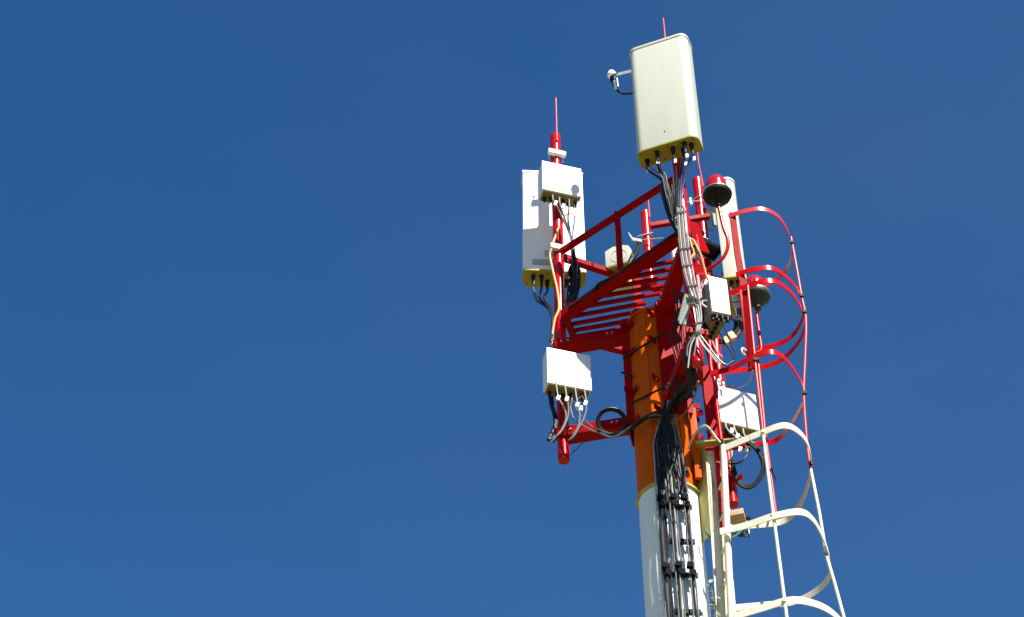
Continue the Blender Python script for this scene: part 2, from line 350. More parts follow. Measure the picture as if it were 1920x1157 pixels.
CONB = [(-0.20, 0.07), (-0.115, 0.045), (-0.095, 0.125), (0.04, 0.118), (0.115, 0.075), (0.145, 0.135), (0.195, 0.10)]
antB, cB, nB, uB = make_antenna('topmost cream panel antenna seen from its rounded front, highest thing on the tower', cB, nB, 11.505, 12.915, 0.53, 0.178, 0.07, CONB, CRM, MBB)
mk = MB().lathe(cB + nB * 0.178 + uB * 0.0 + V(0, 0, 11.67 + Z0), [(0.006, 0), (0.006, 0.004)], 10, nB)
part('drain_plug', mk, DRK, antB)
nA = V(-0.06, 1.0, 0)
CONA = [(0.19, 0.06), (0.115, 0.06), (0.06, 0.12), (-0.2, 0.1), (-0.1, 0.1)]
antA, cA, nA, uA = make_antenna('leftmost white panel antenna seen from its flat back behind the left mast', (0.381, 11.15), nA, 11.62, 12.98, 0.558, 0.20, 0.07, CONA, ANT, MA)
lab = MB()
for z in (12.89, 12.81):
    lab.bar(cA - nA * 0.003 + V(-0.20, 0, z + Z0), cA - nA * 0.003 + V(-0.06, 0, z + Z0), 0.004, 0.010)
part('slot', lab, DRK, antA)
sp = MB().bar(cA - nA * 0.012 + V(-0.20, 0, 11.73 + Z0), cA - nA * 0.012 + V(0.0, 0, 11.73 + Z0), 0.02, 0.062)
part('name_plate', sp, GRY, antA, 0.003)
nC = V(0.985, -0.16, 0)
antC, cC, nC, uC = make_antenna('right cream panel antenna seen edge-on behind the red-domed lamp and ladder cage', (1.935, 11.50), nC, 11.64, 12.995, 0.50, 0.20, 0.08, [(-0.2, 0.06), (-0.2, 0.12), (-0.1, 0.1), (0.1, 0.08)], CRM, MC)

# small satellite-timing receiver beside the top antenna
gp0 = cB + V(0, 0, 12.42 + Z0) - uB * -0.0
gb = at(1147, 143, 10.13); ge = at(1190, 131, 9.93)
gps = thing('dome_receiver', 'tiny white dome on a thin bracket left of the topmost antenna', 'receiver', gb)
part('bracket', MB().bar(gb + V(-0.03, 0, 0), ge, 0.032, 0.006), GAL, gps)
part('dome', MB().lathe(gb, [(0.040, 0.004), (0.042, 0.012), (0.039, 0.040), (0.028, 0.062), (0.008, 0.072)], 20), TAG, gps)
part('connector', MB().lathe(gb, [(0.012, -0.08), (0.018, -0.07), (0.018, -0.003)], 12), BLK, gps)
part('tag', MB().bar(at(1151, 151, 10.12), at(1155, 168, 10.12), 0.02, 0.003, (0, 1, 0)).bar(at(1157, 146, 10.13), at(1159, 162, 10.13), 0.010, 0.003, (0, 1, 0)), TAG, gps)
part('cable', MB().tube([at(1149, 149, 10.13), at(1151, 160, 10.13), at(1158, 170, 10.13), at(1170, 176, 10.13), at(1196, 174, 9.9)], 0.011, 10, 6), BLK, gps)

# ------------------------------------------------------------------ white radio cabinets
def make_cabinet(label, px, py, Y, n, w, h, d, name='radio_cabinet', group='white radio cabinets on the masts'):
    # px,py: top left corner of the front face
    nn, u = frame(n); p = at(px, py, Y); c = p + (-u if u.x < 0 else u) * 0
    ux = u if u.x > 0 else -u
    cen = p + ux * w / 2 - V(0, 0, h / 2) - nn * d / 2
    t = thing(name, label, 'radio unit', cen - V(0, 0, h / 2), group)
    part('body', MB().box(cen, ux * w / 2, nn * (d / 2 - 0.012), V(0, 0, h / 2 - 0.004)), BOXM, t, 0.006)
    part('front_cover', MB().box(cen + nn * (d / 2 - 0.006), ux * (w / 2 + 0.003), nn * 0.0055, V(0, 0, h / 2)), BOXM, t, 0.004)
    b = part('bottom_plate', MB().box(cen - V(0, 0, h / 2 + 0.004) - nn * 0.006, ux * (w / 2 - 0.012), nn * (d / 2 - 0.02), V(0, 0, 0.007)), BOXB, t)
    for k in range(6):
        q = cen - V(0, 0, h / 2 + 0.01) + ux * (-w / 2 + w * (k + 0.7) / 6.4) + nn * (0.0 if k % 2 else -0.02)
        part('connector', MB().lathe(q, [(0.008, -0.05), (0.014, -0.045), (0.016, 0)], 12), BLK, b)
    for sx in (-1, 1):
        for k in range(5):
            part('screw', MB().lathe(cen + ux * sx * (w / 2 - 0.012) + V(0, 0, (k - 2) * h * 0.22) + nn * (d / 2), [(0.005, 0), (0.004, 0.003)], 8, nn), GAL, t)
    return t, cen, ux, nn
nbox = V(0.27, -0.963, 0)
cab1, e1, u1, n1 = make_cabinet('white cabinet near the top of the left mast, in front of the leftmost antenna', 1017, 301, 10.68, nbox, 0.365, 0.385, 0.15)
cab2, e2, u2, n2 = make_cabinet('white cabinet low on the left mast, under the platform arm', 1026, 651, 10.62, nbox, 0.365, 0.385, 0.15)
cab3, e3, u3, n3 = make_cabinet('white cabinet striped by the shadows of the ladder cage, low on the farthest mast', 1341, 722, 11.27, V(0.33, -0.944, 0), 0.37, 0.40, 0.15)
for t_, e_, ux, nn, mp_ in ((cab1, e1, u1, n1, MA), (cab2, e2, u2, n2, MA), (cab3, e3, u3, n3, MC)):
    for z in (-0.12, 0.12):
        bk = MB().bar(V(e_.x, e_.y, e_.z + z) - nn * 0.07, V(mp_[0], mp_[1], e_.z + z) + nn * 0.03, 0.10, 0.05)
        part('mounting_bracket', bk, GAL, t_)
# finned unit with a carrying handle
nf = V(0.28, -0.96, 0)
cab4, e4, u4, n4 = make_cabinet('narrow deep white radio unit with a carrying handle, right of the grey cables', 1329, 517, 9.78, nf, 0.145, 0.385, 0.05, 'finned_radio_unit', None)
cen = e4 - n4 * 0.15
part('heat_sink', MB().box(cen, u4 * 0.065, n4 * 0.125, V(0, 0, 0.185)), GRY, cab4, 0.004)
fn = MB()
for k in range(13): fn.box(cen - u4 * 0.074 + V(0, 0, 0) - n4 * (0.115 - k * 0.019), u4 * 0.012, n4 * 0.003, V(0, 0, 0.185))
part('fin', fn, GRY, cab4)
part('socket_panel', MB().box(cen - V(0, 0, 0.20), u4 * 0.055, n4 * 0.11, V(0, 0, 0.012)), BOXB, cab4)
for k in range(4): part('connector', MB().lathe(cen - V(0, 0, 0.212) + n4 * (0.075 - 0.05 * k), [(0.012, -0.025), (0.016, -0.003), (0.016, 0.0)], 12), BLK, cab4)
h0 = e4 + V(0, 0, 0.19); hm = MB().tube([h0 - u4 * 0.055 - n4 * 0.1, h0 - u4 * 0.055 - n4 * 0.1 + V(0, 0, 0.075), h0 + u4 * 0.055 - n4 * 0.1 + V(0, 0, 0.075), h0 + u4 * 0.055 - n4 * 0.1], 0.009, 8)
part('handle', hm, GAL, cab4)

# dark finned block on the far mast and green steel clamp on the near mast
q = at(1325, 462, 11.30); nq = V(0.55, -0.80, 0.25).normalized(); uq = nq.cross(V(0, 0, 1)).normalized() * -1; wq = uq.cross(nq)
fb = thing('finned_block', 'black finned block with pale edges, clamped to the farthest mast', 'radio unit', q)
part('body', MB().box(q, uq * 0.10, wq * 0.045, nq * 0.05), DRK, fb, 0.004)
fm = MB()
for k in range(10): fm.box(q + uq * (-0.09 + k * 0.02) + V(0.02, 0, -0.045), uq * 0.003, wq * 0.04, nq * 0.07)
part('fin', fm, DRK, fb)
part('edge_strip', MB().box(q + wq * 0.05 - uq * 0.06, uq * 0.03, wq * 0.006, nq * 0.052).box(q - wq * 0.05 - uq * 0.045, uq * 0.035, wq * 0.006, nq * 0.052), TAG, fb)

q = at(1287, 575, 9.70); dq = (at(1279, 611, 9.70) - at(1293, 555, 9.70)).normalized()
cb = thing('clamp_bracket', 'green grey folded steel clamp tilted behind the grey cables', 'bracket', q)
part('plate', MB().bar(at(1291, 556, 9.72), at(1278, 606, 9.72), 0.075, 0.012, (0.6, -0.8, 0)), GRN, cb)
part('flange', MB().bar(at(1292, 553, 9.70), at(1309, 561, 9.66), 0.05, 0.008, (0, -0.3, 1)).bar(at(1290, 572, 9.70), at(1304, 570, 9.66), 0.05, 0.008, (0, -0.3, 1)).bar(at(1291, 572, 9.68), at(1275, 607, 9.68), 0.02, 0.006, (0.6, -0.8, 0)), GAL, cb)
# mounting frame between the finned unit and the mast
mf = thing('unit_frame', 'red and white notched frame holding the deep radio unit to the mast', 'bracket', at(1312, 560, 9.78))
part('rail', MB().bar(at(1308, 517, 9.80), at(1314, 560, 9.80), 0.02, 0.02), REDF, mf)
part('rail', MB().bar(at(1330, 519, 9.90), at(1311, 561, 9.90), 0.015, 0.03), GAL, mf)
part('hook', MB().tube([at(1326, 564, 9.80), at(1317, 564, 9.80), at(1316, 571, 9.80), at(1325, 577, 9.80)], 0.008, 8), GAL, mf)
part('rail', MB().tube([at(1307, 518, 9.85), at(1308, 514, 9.85), at(1322, 513, 9.9)], 0.006, 8), REDF, mf)
wl = thing('wire_loop', 'pink painted wire frame hanging on the mast beside the cable knot', 'bracket', at(1316, 498, 9.78))
part('wire', MB().tube([at(1306, 440, 9.78), at(1313, 478, 9.78)], 0.006, 8).tube([at(1319, 481, 9.78), at(1307, 479, 9.78), at(1309, 496, 9.78), at(1321, 499, 9.78)], 0.008, 8).tube([at(1318, 484, 9.78), at(1320, 500, 9.78), at(1324, 506, 9.78)], 0.006, 8), REDF, wl)

# small panel antenna and slab on the short mast
def hexbox(pts, Y, n, d):              # outline on the photo at distance Y given depth along n
    return [at(*p, Y) for p in pts]
sp_n = V(-0.30, -0.954, 0)
P = [(1134, 472), (1148, 463), (1165, 459), (1178, 460), (1183, 466), (1184, 487), (1136, 501)]
ds = thing('small_antenna', 'small cream antenna with clipped corners and a faint ring on its face, behind the post', 'antenna', at(1160, 500, 11.0))
F_ = []
_, us = frame(sp_n); us = us if us.x > 0 else -us
c0 = at(1160, 480, 11.02)
for p in P:                             # face plane through c0 with normal sp_n
    r = _ray(*p); cc = c0 - V(0, 0, CAM_H); k = cc.dot(sp_n) / r.dot(sp_n); F_.append(r * k + V(0, 0, CAM_H))
Bk = [p - sp_n * 0.10 for p in F_]; n_ = len(P)
part('housing', MB().add(F_ + Bk, [tuple(range(n_)), tuple(range(n_, 2 * n_))[::-1]] + [(i, i + n_, (i + 1) % n_ + n_, (i + 1) % n_) for i in range(n_)]), CRM, ds, 0.006)
ct = c0 + sp_n * 0.001
part('ring', MB().tube([ct + us * 0.075 * math.cos(a) + V(0, 0, 0.075 * math.sin(a)) for a in [k * 2 * math.pi / 28 for k in range(28)]], 0.0025, 6, closed=True), GRY, ds)
part('base', MB().bar(F_[6] - sp_n * 0.05 - V(0, 0, 0.006) + us * 0.01, F_[5] - sp_n * 0.05 - V(0, 0, 0.006) - us * 0.0, 0.092, 0.012), CRB, ds)
part('tilt_bracket', MB().bar(at(1186, 449, 11.05), at(1202, 452, 11.1), 0.02, 0.035).bar(at(1180, 440, 11.03), at(1188, 452, 11.05), 0.012, 0.02).tube([at(1178, 436, 11.03), at(1186, 450, 11.03)], 0.006, 8), GRY, ds)
part('cable', MB().tube([at(1176, 502, 10.95), at(1184, 488, 10.95), at(1192, 476, 11.0), at(1197, 462, 11.1), at(1200, 452, 11.15)], 0.02, 10, 5).tube([at(1178, 490, 10.98), at(1186, 474, 10.98), at(1194, 470, 11.0)], 0.006, 6, 4), BLK, ds)
solo('flat_panel', MB().box(at(1167, 540, 11.2), V(0.095, -0.03, 0), V(0.02, 0.07, 0), V(0, 0, 0.022)), CRM, 'thin cream slab showing its underside between the platform bars', 'panel', bevel=0.008)
solo('grey_panel', MB().box(at(1266, 470, 10.4), V(0.03, 0, 0), V(0, 0.05, 0), V(0.0, 0.0, 0.13)), BOXM, 'narrow pale grey panel showing behind the nearest mast above the platform', 'panel', bevel=0.006)

# white clamps on the left mast
for k, (py, hgt) in enumerate(((287, 0.055), (464, 0.06))):
    c = at(1044, py, MA[1] - 0.06)
    t = thing('pipe_clamp', ['white pipe clamp with two upright bolts at the top of the left mast', 'white pipe clamp on the left mast where the handrail begins'][k], 'clamp', c, 'white pipe clamps on the left mast')
    ux = V(0.963, 0.27, 0); nn = V(0.27, -0.963, 0)
    wd = 0.085 if k == 0 else 0.062
    part('band', MB().box(c + V(0.0, 0, 0), ux * wd, nn * 0.022, V(0, 0, hgt / 2)), TAG, t, 0.012)
    bm_ = MB()
    for sg in (-1, 1): bm_.tube([c + ux * sg * wd * 0.8 - V(0, 0, 0.07) - nn * 0.03, c + ux * sg * wd * 0.8 + V(0, 0, 0.055) - nn * 0.03], 0.005, 8).lathe(c + ux * sg * wd * 0.8 + V(0, 0, 0.055) - nn * 0.03, [(0.010, -0.004), (0.010, 0.008)], 8)
    part('bolt', bm_, GAL, t)
ring = thing('hose_clamp', 'thin galvanised band clamp on the top of the farthest mast', 'clamp', at(1306, 376, MC[1]))
part('band', MB().tube([V(MC[0] + 0.052 * math.cos(a), MC[1] + 0.052 * math.sin(a), at(1310, 376, MC[1]).z) for a in [k * math.pi / 12 for k in range(24)]], 0.006, 6, closed=True).tube([at(1287, 379, 11.41), at(1330, 375, 11.41)], 0.006, 8), GAL, ring)
part('bolt', MB().tube([at(1294, 372, 11.41), at(1296, 384, 11.41)], 0.014, 8), TAG, ring)
ring2 = thing('hose_clamp', 'thin galvanised band clamp around the short mast', 'clamp', at(1214, 447, TDY))
part('band', MB().tube([b0 * 1 + V(0.047 * math.cos(a), 0.047 * math.sin(a), at(1214, 446, TDY).z - b0.z) for a in [k * math.pi / 12 for k in range(24)]], 0.005, 6, closed=True).tube([at(1195, 443, TDY - 0.05), at(1224, 436, TDY - 0.05)], 0.005, 8).tube([at(1200, 450, TDY - 0.06), at(1244, 446, TDY - 0.1)], 0.005, 8), GAL, ring2)

# ------------------------------------------------------------------ obstruction lamps
def make_lamp(label, px, py, Y, r, dish, pipe, dome_h):
    c = at(px, py, Y)
    t = thing('obstruction_lamp', label, 'lamp', c, 'red-domed lamps on bent pipes')
    prof = [(0.022, -0.155), (0.028, -0.15), (0.030, -0.115), (r * 0.36, -0.105), (r * 0.46, -0.075), (r * 0.50, -0.06), (r * 0.80, -0.045), (r * 0.94, -0.028), (r, -0.012), (r, 0.006), (r * 0.93, 0.012), (r * 0.7, 0.016)]
    part('dish', MB().lathe(c, prof, 40), dish, t)
    part('rim', MB().lathe(c, [(r * 1.0, 0.0065), (r * 1.03, 0.008), (r * 1.02, 0.016), (r * 0.72, 0.018)], 40), GAL, t)
    part('dome', MB().lathe(c, [(r * 0.74, 0.0185), (r * 0.74, 0.02 + dome_h * 0.5), (r * 0.71, 0.02 + dome_h * 0.66), (r * 0.60, 0.02 + dome_h * 0.83), (r * 0.42, 0.02 + dome_h * 0.94), (r * 0.2, 0.02 + dome_h * 0.99), (0.005, 0.02 + dome_h)], 32), DOME, t)
    part('pipe', MB().tube([c - V(0, 0, 0.15)] + [at(*p) for p in pipe], 0.0155, 12, 6), RED, t)
    return t
lamp1 = make_lamp('upper red-domed lamp with a black dish in front of the right antenna', 1345, 366, 10.80, 0.130, DRK, [(1356, 425, 10.80), (1364, 447, 10.80), (1364, 466, 10.81), (1356, 483, 10.83), (1342, 496, 10.86), (1322, 508, 10.9)], 0.215)
lamp2 = make_lamp('lower red-domed lamp with a green grey dish inside the ladder cage', 1418, 556, 10.47, 0.115, DISH2, [(1419, 592, 10.47), (1424, 630, 10.47), (1427, 652, 10.47), (1425, 659, 10.47), (1418, 662, 10.47)], 0.20)
hook = thing('cable_hanger', 'grey bracket with a hooked wire hanging below the upper lamp', 'bracket', at(1338, 425, 11.2))
part('arm', MB().bar(at(1337, 402, 11.2), at(1340, 424, 11.2), 0.035, 0.03, (-0.9, -0.4, 0)), GRN, hook)
part('hook', MB().tube([at(1331, 412, 11.2), at(1328, 424, 11.2), at(1331, 430, 11.2), at(1338, 433, 11.2)], 0.006, 8, 4), BLK, hook)

# ------------------------------------------------------------------ caged ladder: red upper run, white lower run
YN = 10.35
YR = 10.38
def zof(px, py, Y=YN): return at(px, py, Y).z - Z0
HO = {
 'R0': (zof(1375, 403, 10.30), [(1366, 405), (1400, 395), (1430, 392), (1458, 405), (1476, 432), (1484, 460), (1483, 488), (1470, 511), (1445, 531), (1400, 545), (1362, 554)]),
 'R1': (zof(1388, 512, 10.30), [(1380, 515), (1410, 506), (1440, 502), (1462, 510), (1485, 530), (1502, 555), (1508, 580), (1500, 608), (1485, 630), (1460, 645), (1420, 655), (1395, 658)]),
 'R2': (zof(1362, 552), [(1355, 556), (1400, 537), (1440, 526), (1470, 537), (1492, 560), (1507, 588), (1510, 608), (1500, 637), (1478, 664), (1450, 682), (1400, 693), (1332, 699)]),
 'R3': (zof(1338, 697), [(1332, 700), (1370, 691), (1405, 673), (1440, 660), (1465, 667), (1488, 693), (1505, 724), (1509, 745), (1500, 768), (1482, 798), (1457, 824), (1425, 832), (1345, 844)]),
 'W1': (zof(1362, 838), [(1361, 839), (1420, 815), (1468, 798), (1498, 810), (1516, 837), (1521, 878), (1507, 932), (1484, 966), (1460, 980), (1405, 986), (1362, 990)]),
 'W2': (zof(1352, 998), [(1350, 997), (1400, 985), (1450, 968), (1500, 960), (1525, 975), (1543, 1008), (1555, 1045), (1556, 1075), (1545, 1095), (1520, 1115), (1490, 1128), (1440, 1134), (1375, 1140)]),
 'W3': (zof(1378, 1155), [(1376, 1156), (1430, 1140), (1480, 1126), (1520, 1130), (1555, 1145), (1582, 1172), (1592, 1205), (1580, 1245), (1540, 1280), (1480, 1295), (1390, 1300)])}
def rail_x(z): a, b = at(1352, 826, YR), at(1371, 1157, YR); return a.x + (b.x - a.x) * (a.z - z - Z0) / (a.z - b.z)
def hoop_pts(k):
    z, P = HO[k]; q = [lv(*p, z) for p in P]
    return q
zW1 = HO['W1'][0]; YB1 = lv(1430, 811, zW1).y; YB3 = lv(1521, 868, zW1).y
rl = thing('red_ladder', 'red upper run of the caged ladder, bent hoops round slim upright bars', 'ladder', at(1350, 840, 10.5))
for k in ('R0', 'R1', 'R2', 'R3'): part('hoop', MB().ribbon(hoop_pts(k), 0.051 if k != 'R0' else 0.048, 0.007, 10), RED if k != 'R0' else REDF, rl)
part('stringer', MB().tube([at(1322, 580, YR), at(1330, 640, YR), at(1333, 690, YR), at(1341, 718, YR), at(1344, 760, YR), at(1352, 826, YR)], 0.018, 12, 5), RED, rl)
part('stringer', MB().bar(at(1320, 690, 10.58), at(1337, 838, 10.58), 0.06, 0.06, (0, 1, 0)).bar(at(1326, 690, 10.54), at(1340, 838, 10.54), 0.10, 0.012, (0.3, -0.95, 0)), REDP, rl)
part('stringer', MB().bar(at(1343, 838, 10.50), at(1355, 990, 10.50), 0.036, 0.03, (0, 1, 0)), RED, rl)
part('handrail', MB().bar(at(1373, 400, 10.32), at(1382, 470, 10.32), 0.05, 0.03, (0, 1, 0)).bar(at(1382, 470, 10.32), at(1394, 540, 10.32), 0.05, 0.03, (0, 1, 0)), REDP, rl)
part('handrail', MB().bar(at(1394, 548, 10.31), at(1411, 692, 10.31), 0.065, 0.03, (0.5, 1, 0)), REDP, rl)
part('handrail', MB().tube([at(1388, 545, 10.26), at(1406, 690, 10.26)], 0.012, 8), REDF, rl)
part('cage_bar', MB().tube([at(1402, 536, YB1), at(1416, 680, YB1), at(1430, 807, YB1)], 0.0115, 10), REDF, rl)
part('cage_bar', MB().tube([at(1421, 672, 10.62), at(1435, 817, 10.62), at(1455, 964, 10.62)], 0.0115, 10), REDF, rl)
part('cage_bar', MB().tube([at(1483, 445, YB3), at(1491, 488, YB3), at(1503, 556, YB3), at(1511, 600, YB3), at(1509, 680, YB3), at(1507, 742, YB3), at(1513, 830, YB3), at(1520, 880, YB3)], 0.0115, 10, 4), REDF, rl)
for k in range(9):
    z = HO['R2'][0] - 0.05 - k * 0.29; x = at(1345, 790, YN).x
    part('rung', MB().tube([V(x + 0.02, YR + 0.02, z + Z0), V(x + 0.04, 10.62, z + Z0)], 0.011, 8), RED, rl)
far_r, far_w = lv(*HO['R2'][1][-1], HO['R2'][0]), lv(*HO['W1'][1][-1], HO['W1'][0])
part('stringer', MB().tube([far_r + V(0, 0, 0.05), lv(*HO['R3'][1][-1], HO['R3'][0]), far_w + V(0, 0, 0.03)], 0.018, 12), RED, rl)
part('base_plate', MB().bar(at(1322, 842, 10.46), at(1378, 838, 10.42), 0.03, 0.014), REDP, rl)

for p_ in ((1484, 456, YB3), (1503, 556, YB3), (1508, 586, YB3), (1508, 738, YB3), (1416, 676, YB1)):
    part('bolt', MB().bar(at(*p_) + V(-0.016, -0.012, 0), at(*p_) + V(0.016, -0.012, 0), 0.022, 0.026), DRK, rl)
wl = thing('white_ladder', 'white lower run of the caged ladder, rust stained hoops and a round rail', 'ladder', (1.58, YN, 0))
for k in ('W1', 'W2', 'W3'): part('hoop', MB().ribbon(hoop_pts(k), 0.057, 0.008, 10), WHL, wl)
def down(p, y): q = at(*p, y); return V(q.x, q.y, 0.0)
ra, rb = at(1356, 833, YR), at(1371, 1157, YR)
rend = V(rb.x, rb.y, 0)
part('rail', MB().tube([ra, rb, rend], 0.025, 16), WHL, wl)
pa = at(1335, 838, 10.52); pe = at(1358, 1157, 10.52)
part('stringer', MB().bar(pa, pe, 0.115, 0.010, (0.25, -0.97, 0)).bar(V(pe.x, pe.y, pe.z), V(pe.x, pe.y, 0), 0.115, 0.010, (0.25, -0.97, 0)), WHL, wl)
part('rail', MB().tube([far_w + V(0, 0, 0.03), lv(*HO['W2'][1][-1], HO['W2'][0]), lv(*HO['W3'][1][-1], HO['W3'][0]), V(far_w.x, far_w.y, 0)], 0.02, 12), WHL, wl)
ra2, rb2 = at(1355, 990, 10.50), at(1365, 1157, 10.50)
part('rust_strip', MB().bar(ra2, rb2, 0.034, 0.008, (0.25, -0.97, 0)), RUST, wl)
oa, ob = at(1324, 837, 10.50), at(1338, 995, 10.50); tf = V(-0.42, 0.90, 0) * 0.1
part('flange', MB().bar(oa + tf * 1.5, ob + tf * 1.5, 0.3, 0.010, (-0.90, -0.42, 0)), OLV, wl)
part('top_plate', MB().bar(at(1306, 836, 10.50), at(1378, 830, 10.42), 0.10, 0.012), OLV, wl)
part('cage_bar', MB().tube([at(1430, 807, YB1), at(1439, 880, YB1), at(1475, 1157, YB1), at(1475, 1157, YB1) * 1 - V(0, 0, 3)], 0.0125, 10), WHL, wl)
e_ = at(1582, 1157, YB3)
part('cage_bar', MB().tube([at(1520, 880, YB3), at(1536, 960, YB3), at(1549, 1040, YB3), at(1566, 1098, YB3), e_, e_ - V(0, 0, 3)], 0.0125, 10), WHL, wl)
for k in range(30):
    z = zW1 - 0.3 - k * 0.29
    if z + Z0 < 0.2: break
    part('rung', MB().tube([V(rail_x(z), YR, z + Z0), V(rail_x(z) - 0.03, 10.52, z + Z0)], 0.011, 8), WHL, wl)
for p_ in ((1520, 872, YB3), (1549, 1040, YB3), (1430, 812, YB1), (1448, 968, YB1), (1470, 1128, YB1)):
    part('bolt', MB().bar(at(*p_) + V(-0.012, -0.014, 0), at(*p_) + V(0.012, -0.014, 0), 0.018, 0.020), DRK if p_[0] > 1500 else RUST, wl)
part('joint_band', MB().tube([ra - V(0, 0, 0.012), ra + V(0, 0, 0.014)], 0.030, 14), DRK, wl)

# ------------------------------------------------------------------ cables
def bundle(name, label, paths, m, loc=None, ties=(), group=None, cat='cables'):
    # paths: list of (points, radius) ; one part per cable
    loc = loc or paths[0][0][-1]
    t = thing(name, label, cat, loc, group)
    for it in paths:
        pts, r = it[0], it[1]; mm = it[2] if len(it) > 2 else m
        part('cable', MB().tube(pts, r, 8, 5), mm, t)
    for (c, d, r) in ties: part('cable_tie', MB().tube([c - d * 0.008, c + d * 0.008], r, 12), BLK, t)
    return t
def A_(lst): return [at(*p) for p in lst]
def conn_pt(c, n, u, z0, xy): return c + u * xy[0] + n * xy[1] + V(0, 0, z0 + Z0 - 0.07)
cp = [conn_pt(cB, nB, uB, 11.50, q) for q in CONB]
YC = 9.74
# left jumpers of the top antenna into the black bundle
cps = sorted(cp, key=lambda p: p.x)
paths = []
for i, p in enumerate(cps[:3]):
    paths.append(([p, p - V(0, 0, 0.05), at(1243 + 3 * i, 340, 9.72), at(1250 + 4 * i, 365, 9.73), at(1258 + 3 * i, 400, 9.75), at(1266 + 2 * i, 420, 9.77)], 0.011))
    paths.append(([p + V(0.012, -0.01, -0.02), at(1240 + 4 * i, 330, 9.70), at(1246 + 3 * i, 352, 9.71), at(1252 + 4 * i, 380, 9.74), at(1262 + 3 * i, 415, 9.76)], 0.007, GCB if i != 1 else BLK))
for i in range(5):
    paths.append((A_([(1242 + 4 * i, 344 + i, 9.76), (1246 + 4 * i, 372, 9.77), (1253 + 4 * i, 398, 9.78), (1260 + 4 * i, 418, 9.79), (1268 + 2 * i, 432, 9.8)]), 0.017))
tg = bundle('cable_bundle', 'thick black cable bundle hanging under the left corner of the topmost antenna', paths, BLK)
part('sleeve', MB().tube(A_([(1247, 347, 9.80), (1250, 358, 9.80), (1257, 385, 9.80), (1264, 410, 9.80), (1270, 426, 9.80)]), [0.045, 0.056, 0.054, 0.046, 0.03], 12), BLM, tg)
for i, p in enumerate(cps[:3]): part('cable_tag', MB().box(p - V(0, 0, 0.045), V(0.012, 0, 0), V(0, 0.006, 0), V(0, 0, 0.028)), TAG, tg)
# right jumpers
paths = []
for i, p in enumerate(cps[3:]):
    paths.append(([p, p - V(0, 0, 0.06), p * 0.5 + at(1270 + 4 * i, 335, 9.68) * 0.5, at(1268 + 4 * i, 350, 9.69), at(1269 + 3 * i, 388, 9.71)], 0.010, BLU if i > 1 else BLK))
tg = bundle('cable_bundle', 'four slim dark jumper cables under the right corner of the topmost antenna', paths, BLK)
for i, p in enumerate(cps[3:]): part('cable_tag', MB().box(p - V(-0.01, 0, 0.09 + 0.02 * (i % 2)), V(0.011, 0, 0.005), V(0, 0.006, 0), V(0, 0, 0.022)), TAG, tg)
# cable run down the nearest mast, sunlit look put into its greys
spine = [(1277, 388), (1280, 430), (1284, 470), (1290, 505), (1297, 535), (1305, 562), (1311, 596), (1308, 618)]
paths = []
for i in range(6):
    o = (i - 2.5); k_ = [0.95, 1.0, 1.05, 1.1, 1.0, 0.8, 0.5, 0.4]
    pts = [at(x + o * 3.3 * kk, y + (i % 2) * 2, 9.70 - 0.006 * (i % 2)) for (x, y), kk in zip(spine, k_)]
    end = [[(1300, 630), (1290, 648), (1288, 668)], [(1304, 630), (1295, 650), (1290, 690)], [(1306, 632), (1304, 650), (1301, 668)], [(1310, 630), (1322, 650), (1342, 672), (1352, 684)], [(1313, 628), (1326, 645), (1346, 672), (1362, 684), (1376, 676)], [(1308, 628), (1316, 645), (1330, 662), (1344, 680)]][i]
    pts += [at(x, y, 9.72) for x, y in end]
    paths.append((pts, 0.0060, GCB if i in (0, 2, 4) else WCB))
tie = [(at(x, y, 9.695), (at(x + 3, y + 20, 9.695) - at(x, y, 9.695)).normalized(), r_) for (x, y), r_ in (((1278, 400), 0.038), ((1284, 468), 0.040), ((1288, 500), 0.042), ((1310, 608), 0.022), ((1298, 538), 0.036))]
bundle('cable_bundle', 'pale grey cable run fastened down the nearest mast and fanning out at its foot', paths, GCB)
cabt = [o for o in S.collection.objects if o.name.startswith('cable_bundle')][-1]
for c, d, r_ in tie:
    part('cable_tie', MB().bar(c - V(r_, 0, 0) + V(0, -0.012, 0), c + V(r_, 0, 0) + V(0, -0.012, 0.012), 0.006, 0.014), BLK, cabt)
# yellow wires
solo('earth_wire', MB().tube(A_([(1048, 424, 10.86), (1040, 447, 10.85), (1034, 466, 10.85), (1031, 480, 10.86), (1037, 510, 10.85), (1045, 545, 10.85), (1048, 570, 10.85), (1047, 583, 10.85), (1041, 597, 10.85), (1037, 618, 10.86), (1034, 645, 10.87)]), 0.011, 10, 6), YCB, 'yellow wire snaking down the left mast past the platform', 'wire')
solo('earth_wire', MB().tube(A_([(1291, 446, 9.74), (1301, 452, 9.74), (1309, 468, 9.74), (1314, 478, 9.75), (1321, 505, 9.78), (1327, 525, 9.8)]), 0.009, 8, 6).tube(A_([(1293, 448, 9.73), (1297, 462, 9.73), (1301, 474, 9.74), (1296, 484, 9.74)]), 0.008, 8, 5), YCB, 'yellow wire looped beside the grey cable run, above the deep radio unit', 'wire')
solo('earth_wire', MB().tube(A_([(1262, 330, 9.76), (1264, 370, 9.76), (1268, 400, 9.76), (1266, 412, 9.75), (1268, 425, 9.75), (1272, 430, 9.75)]), 0.006, 8, 5), mat('green yellow wire', (0.42, 0.48, 0.16), 0.5), 'thin yellow green wire beside the black bundle under the topmost antenna', 'wire')
